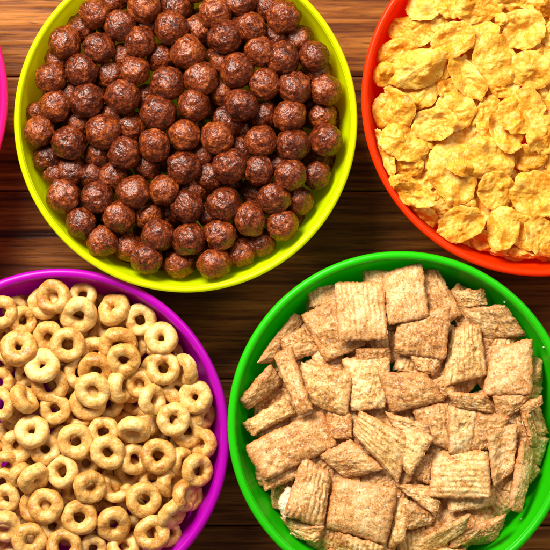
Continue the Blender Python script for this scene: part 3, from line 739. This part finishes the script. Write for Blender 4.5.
def label_heap(heap, rimcol):
    b = heap.b; sect = {}
    for it in heap.items:
        if it['vis'] == 0: sect.setdefault('out', []).append(it); continue
        a = math.degrees(math.atan2(it['cx']-b['x'], -(it['cy']-b['y']))) % 360
        it['sec'] = int((a+7.5)//15) % 24; it['dist'] = math.hypot(it['cx']-b['x'], it['cy']-b['y'])
        sect.setdefault(it['sec'], []).append(it)
    for k, L in sect.items():
        if k == 'out':
            noun = {'ball': 'chocolate ball', 'ring': 'oat ring', 'flake': 'corn flake', 'square': 'cinnamon square'}[L[0]['kind']]
            for edge, f, srt, frm in (('left', lambda i: i['cx'] < 0, 'cy', 'top'), ('right', lambda i: i['cx'] > 550, 'cy', 'top'), ('top', lambda i: i['cy'] < 0 and 0 <= i['cx'] <= 550, 'cx', 'left'), ('bottom', lambda i: i['cy'] > 550 and 0 <= i['cx'] <= 550, 'cx', 'left')):
                for n_, it in enumerate(sorted([i for i in L if f(i)], key=lambda i: i[srt])):
                    it['label'] = '%s just outside the %s photo edge, %s from the %s' % (noun, edge, ORD[min(n_, 15)], frm)
            continue
        L.sort(key=lambda it: -it['dist'])
        when = HOUR[k//2]+" o'clock" if k % 2 == 0 else 'half past '+HOUR[k//2]
        for i, it in enumerate(L):
            if it['kind'] == 'square' and it['src'] == 2:
                it['label'] = it['look']+', green bowl at '+when
                continue
            if it['dist'] < 22: when = when if it['kind'] != 'square' else when
            base = looks(it) if it['kind'] != 'square' else 'buried brown cinnamon square'
            it['label'] = '%s, %s from %s rim at %s' % (base, ORD[min(i, 15)], rimcol, when)
def link_all(heap, rimcol, group, cat, name):
    items = heap.finish(); label_heap(heap, rimcol); b = heap.b
    for it in items:
        if it['kind'] in ('ball', 'ring'):
            me = (BALLM if it['kind'] == 'ball' else RM)[it['mesh']]
            o = obj(name, me)
            if it['kind'] == 'ball':
                sx, sy, sz = it['S3']
                mw = Matrix.Diagonal((sx*S, sy*S, sz*S)) @ it['rot']
                # shear free: squash in world axes is baked as scale of a rotated copy when nearly round
                o.matrix_world = Matrix.Translation(W(it['x'], it['y'], it['z']*S)) @ mw.to_4x4()
            else:
                o.matrix_world = Matrix.Translation(W(it['x'], it['y'], it['z']*S)) @ it['rot'].to_4x4() @ Matrix.Diagonal((it['R']*S,)*3).to_4x4()
        else:
            P = it['P'].copy(); cx, cy = it['x'], it['y']
            # nothing may pass through the bowl: what touches the wall bends along it
            Ri = b['R']-b['lip']; dep = np.maximum((heap.rim-4-(P[:, 2]+it['z']))*S*1000, 0)
            al = np.where(dep > 0, bowl_inner_r(Ri, dep)-1.0, Ri+2.0); dx, dy = P[:, 0]-b['x'], P[:, 1]-b['y']; rad = np.hypot(dx, dy)
            f_ = np.where(rad > al, al/np.maximum(rad, 1), 1.0); P[:, 0] = b['x']+dx*f_; P[:, 1] = b['y']+dy*f_
            V = np.c_[(P[:, 0]-cx)*S, -(P[:, 1]-cy)*S, P[:, 2]*S]
            o = obj(name, mesh_of(name, V, PF if it['kind'] == 'flake' else QF, M['flake'] if it['kind'] == 'flake' else M[it['mat']]))
            o.location = W(cx, cy, it['z']*S)
            if it['kind'] == 'square':
                at = o.data.attributes.new('toast', 'FLOAT', 'POINT'); at.data.foreach_set('value', TOAST)
        tag(o, it['label'], cat, group)
    print(name, len(items), 'z top layer', round(np.mean([i['z'] for i in items if i['lay'] == 0])-heap.rim, 1), 'hidden/out', sum(i['vis'] == 0 for i in items))
link_all(heap_y, 'yellow', 'chocolate balls heaped in the yellow bowl', 'cereal ball', 'chocolate_cereal_ball')
link_all(heap_p, 'purple', 'oat rings heaped in the purple bowl', 'cereal ring', 'oat_cereal_ring')
link_all(heap_r, 'red', 'corn flakes heaped in the red bowl', 'corn flake', 'corn_flake')
link_all(heap_g, 'green', 'cinnamon squares heaped in the green bowl', 'cereal square', 'cinnamon_cereal_square')

# ------------------------------------------------------------------ sugar crumbs on the green wall
def wall_z(px, py):
    b = BOWLS['green']; r = math.hypot(px-b['x'], py-b['y'])
    return b['z']-0.0016-bowl_inner_depth(b['R']-b['lip'], r)*0.001*.985
crumbs = [(506.5, 302.5, 1.1, 'white sugar crumb on the upper right wall of green bowl'), (524, 522, .8, 'tiny crumb on the lower right green wall nearest the rim'),
          (509, 530, .8, 'tiny crumb on the lower right green wall nearest the squares'), (545, 347.5, 1.0, 'white sugar crumb beside the large peach square'),
          (542, 429, 1.6, 'tan crumb on green wall beside the standing square'), (291, 537, 1.1, 'white crumb on green wall below the broken square')]
cv, cf = icosphere(2)
for i, (x, y, r, lab) in enumerate(crumbs):
    off = Vector((i*7.3, 2, 1)); V = [v*(1+.5*noise.noise(v*1.7+off)) for v in cv]
    o = obj('sugar_crumb', mesh_of('sugar_crumb', [v*r*S for v in V], cf, M['square_white'], False))
    o.location = W(x, y, wall_z(x, y)+r*S*.6); o.rotation_euler = (i, 2*i, 0)
    tag(o, lab, 'crumb', 'crumbs on the green bowl wall')
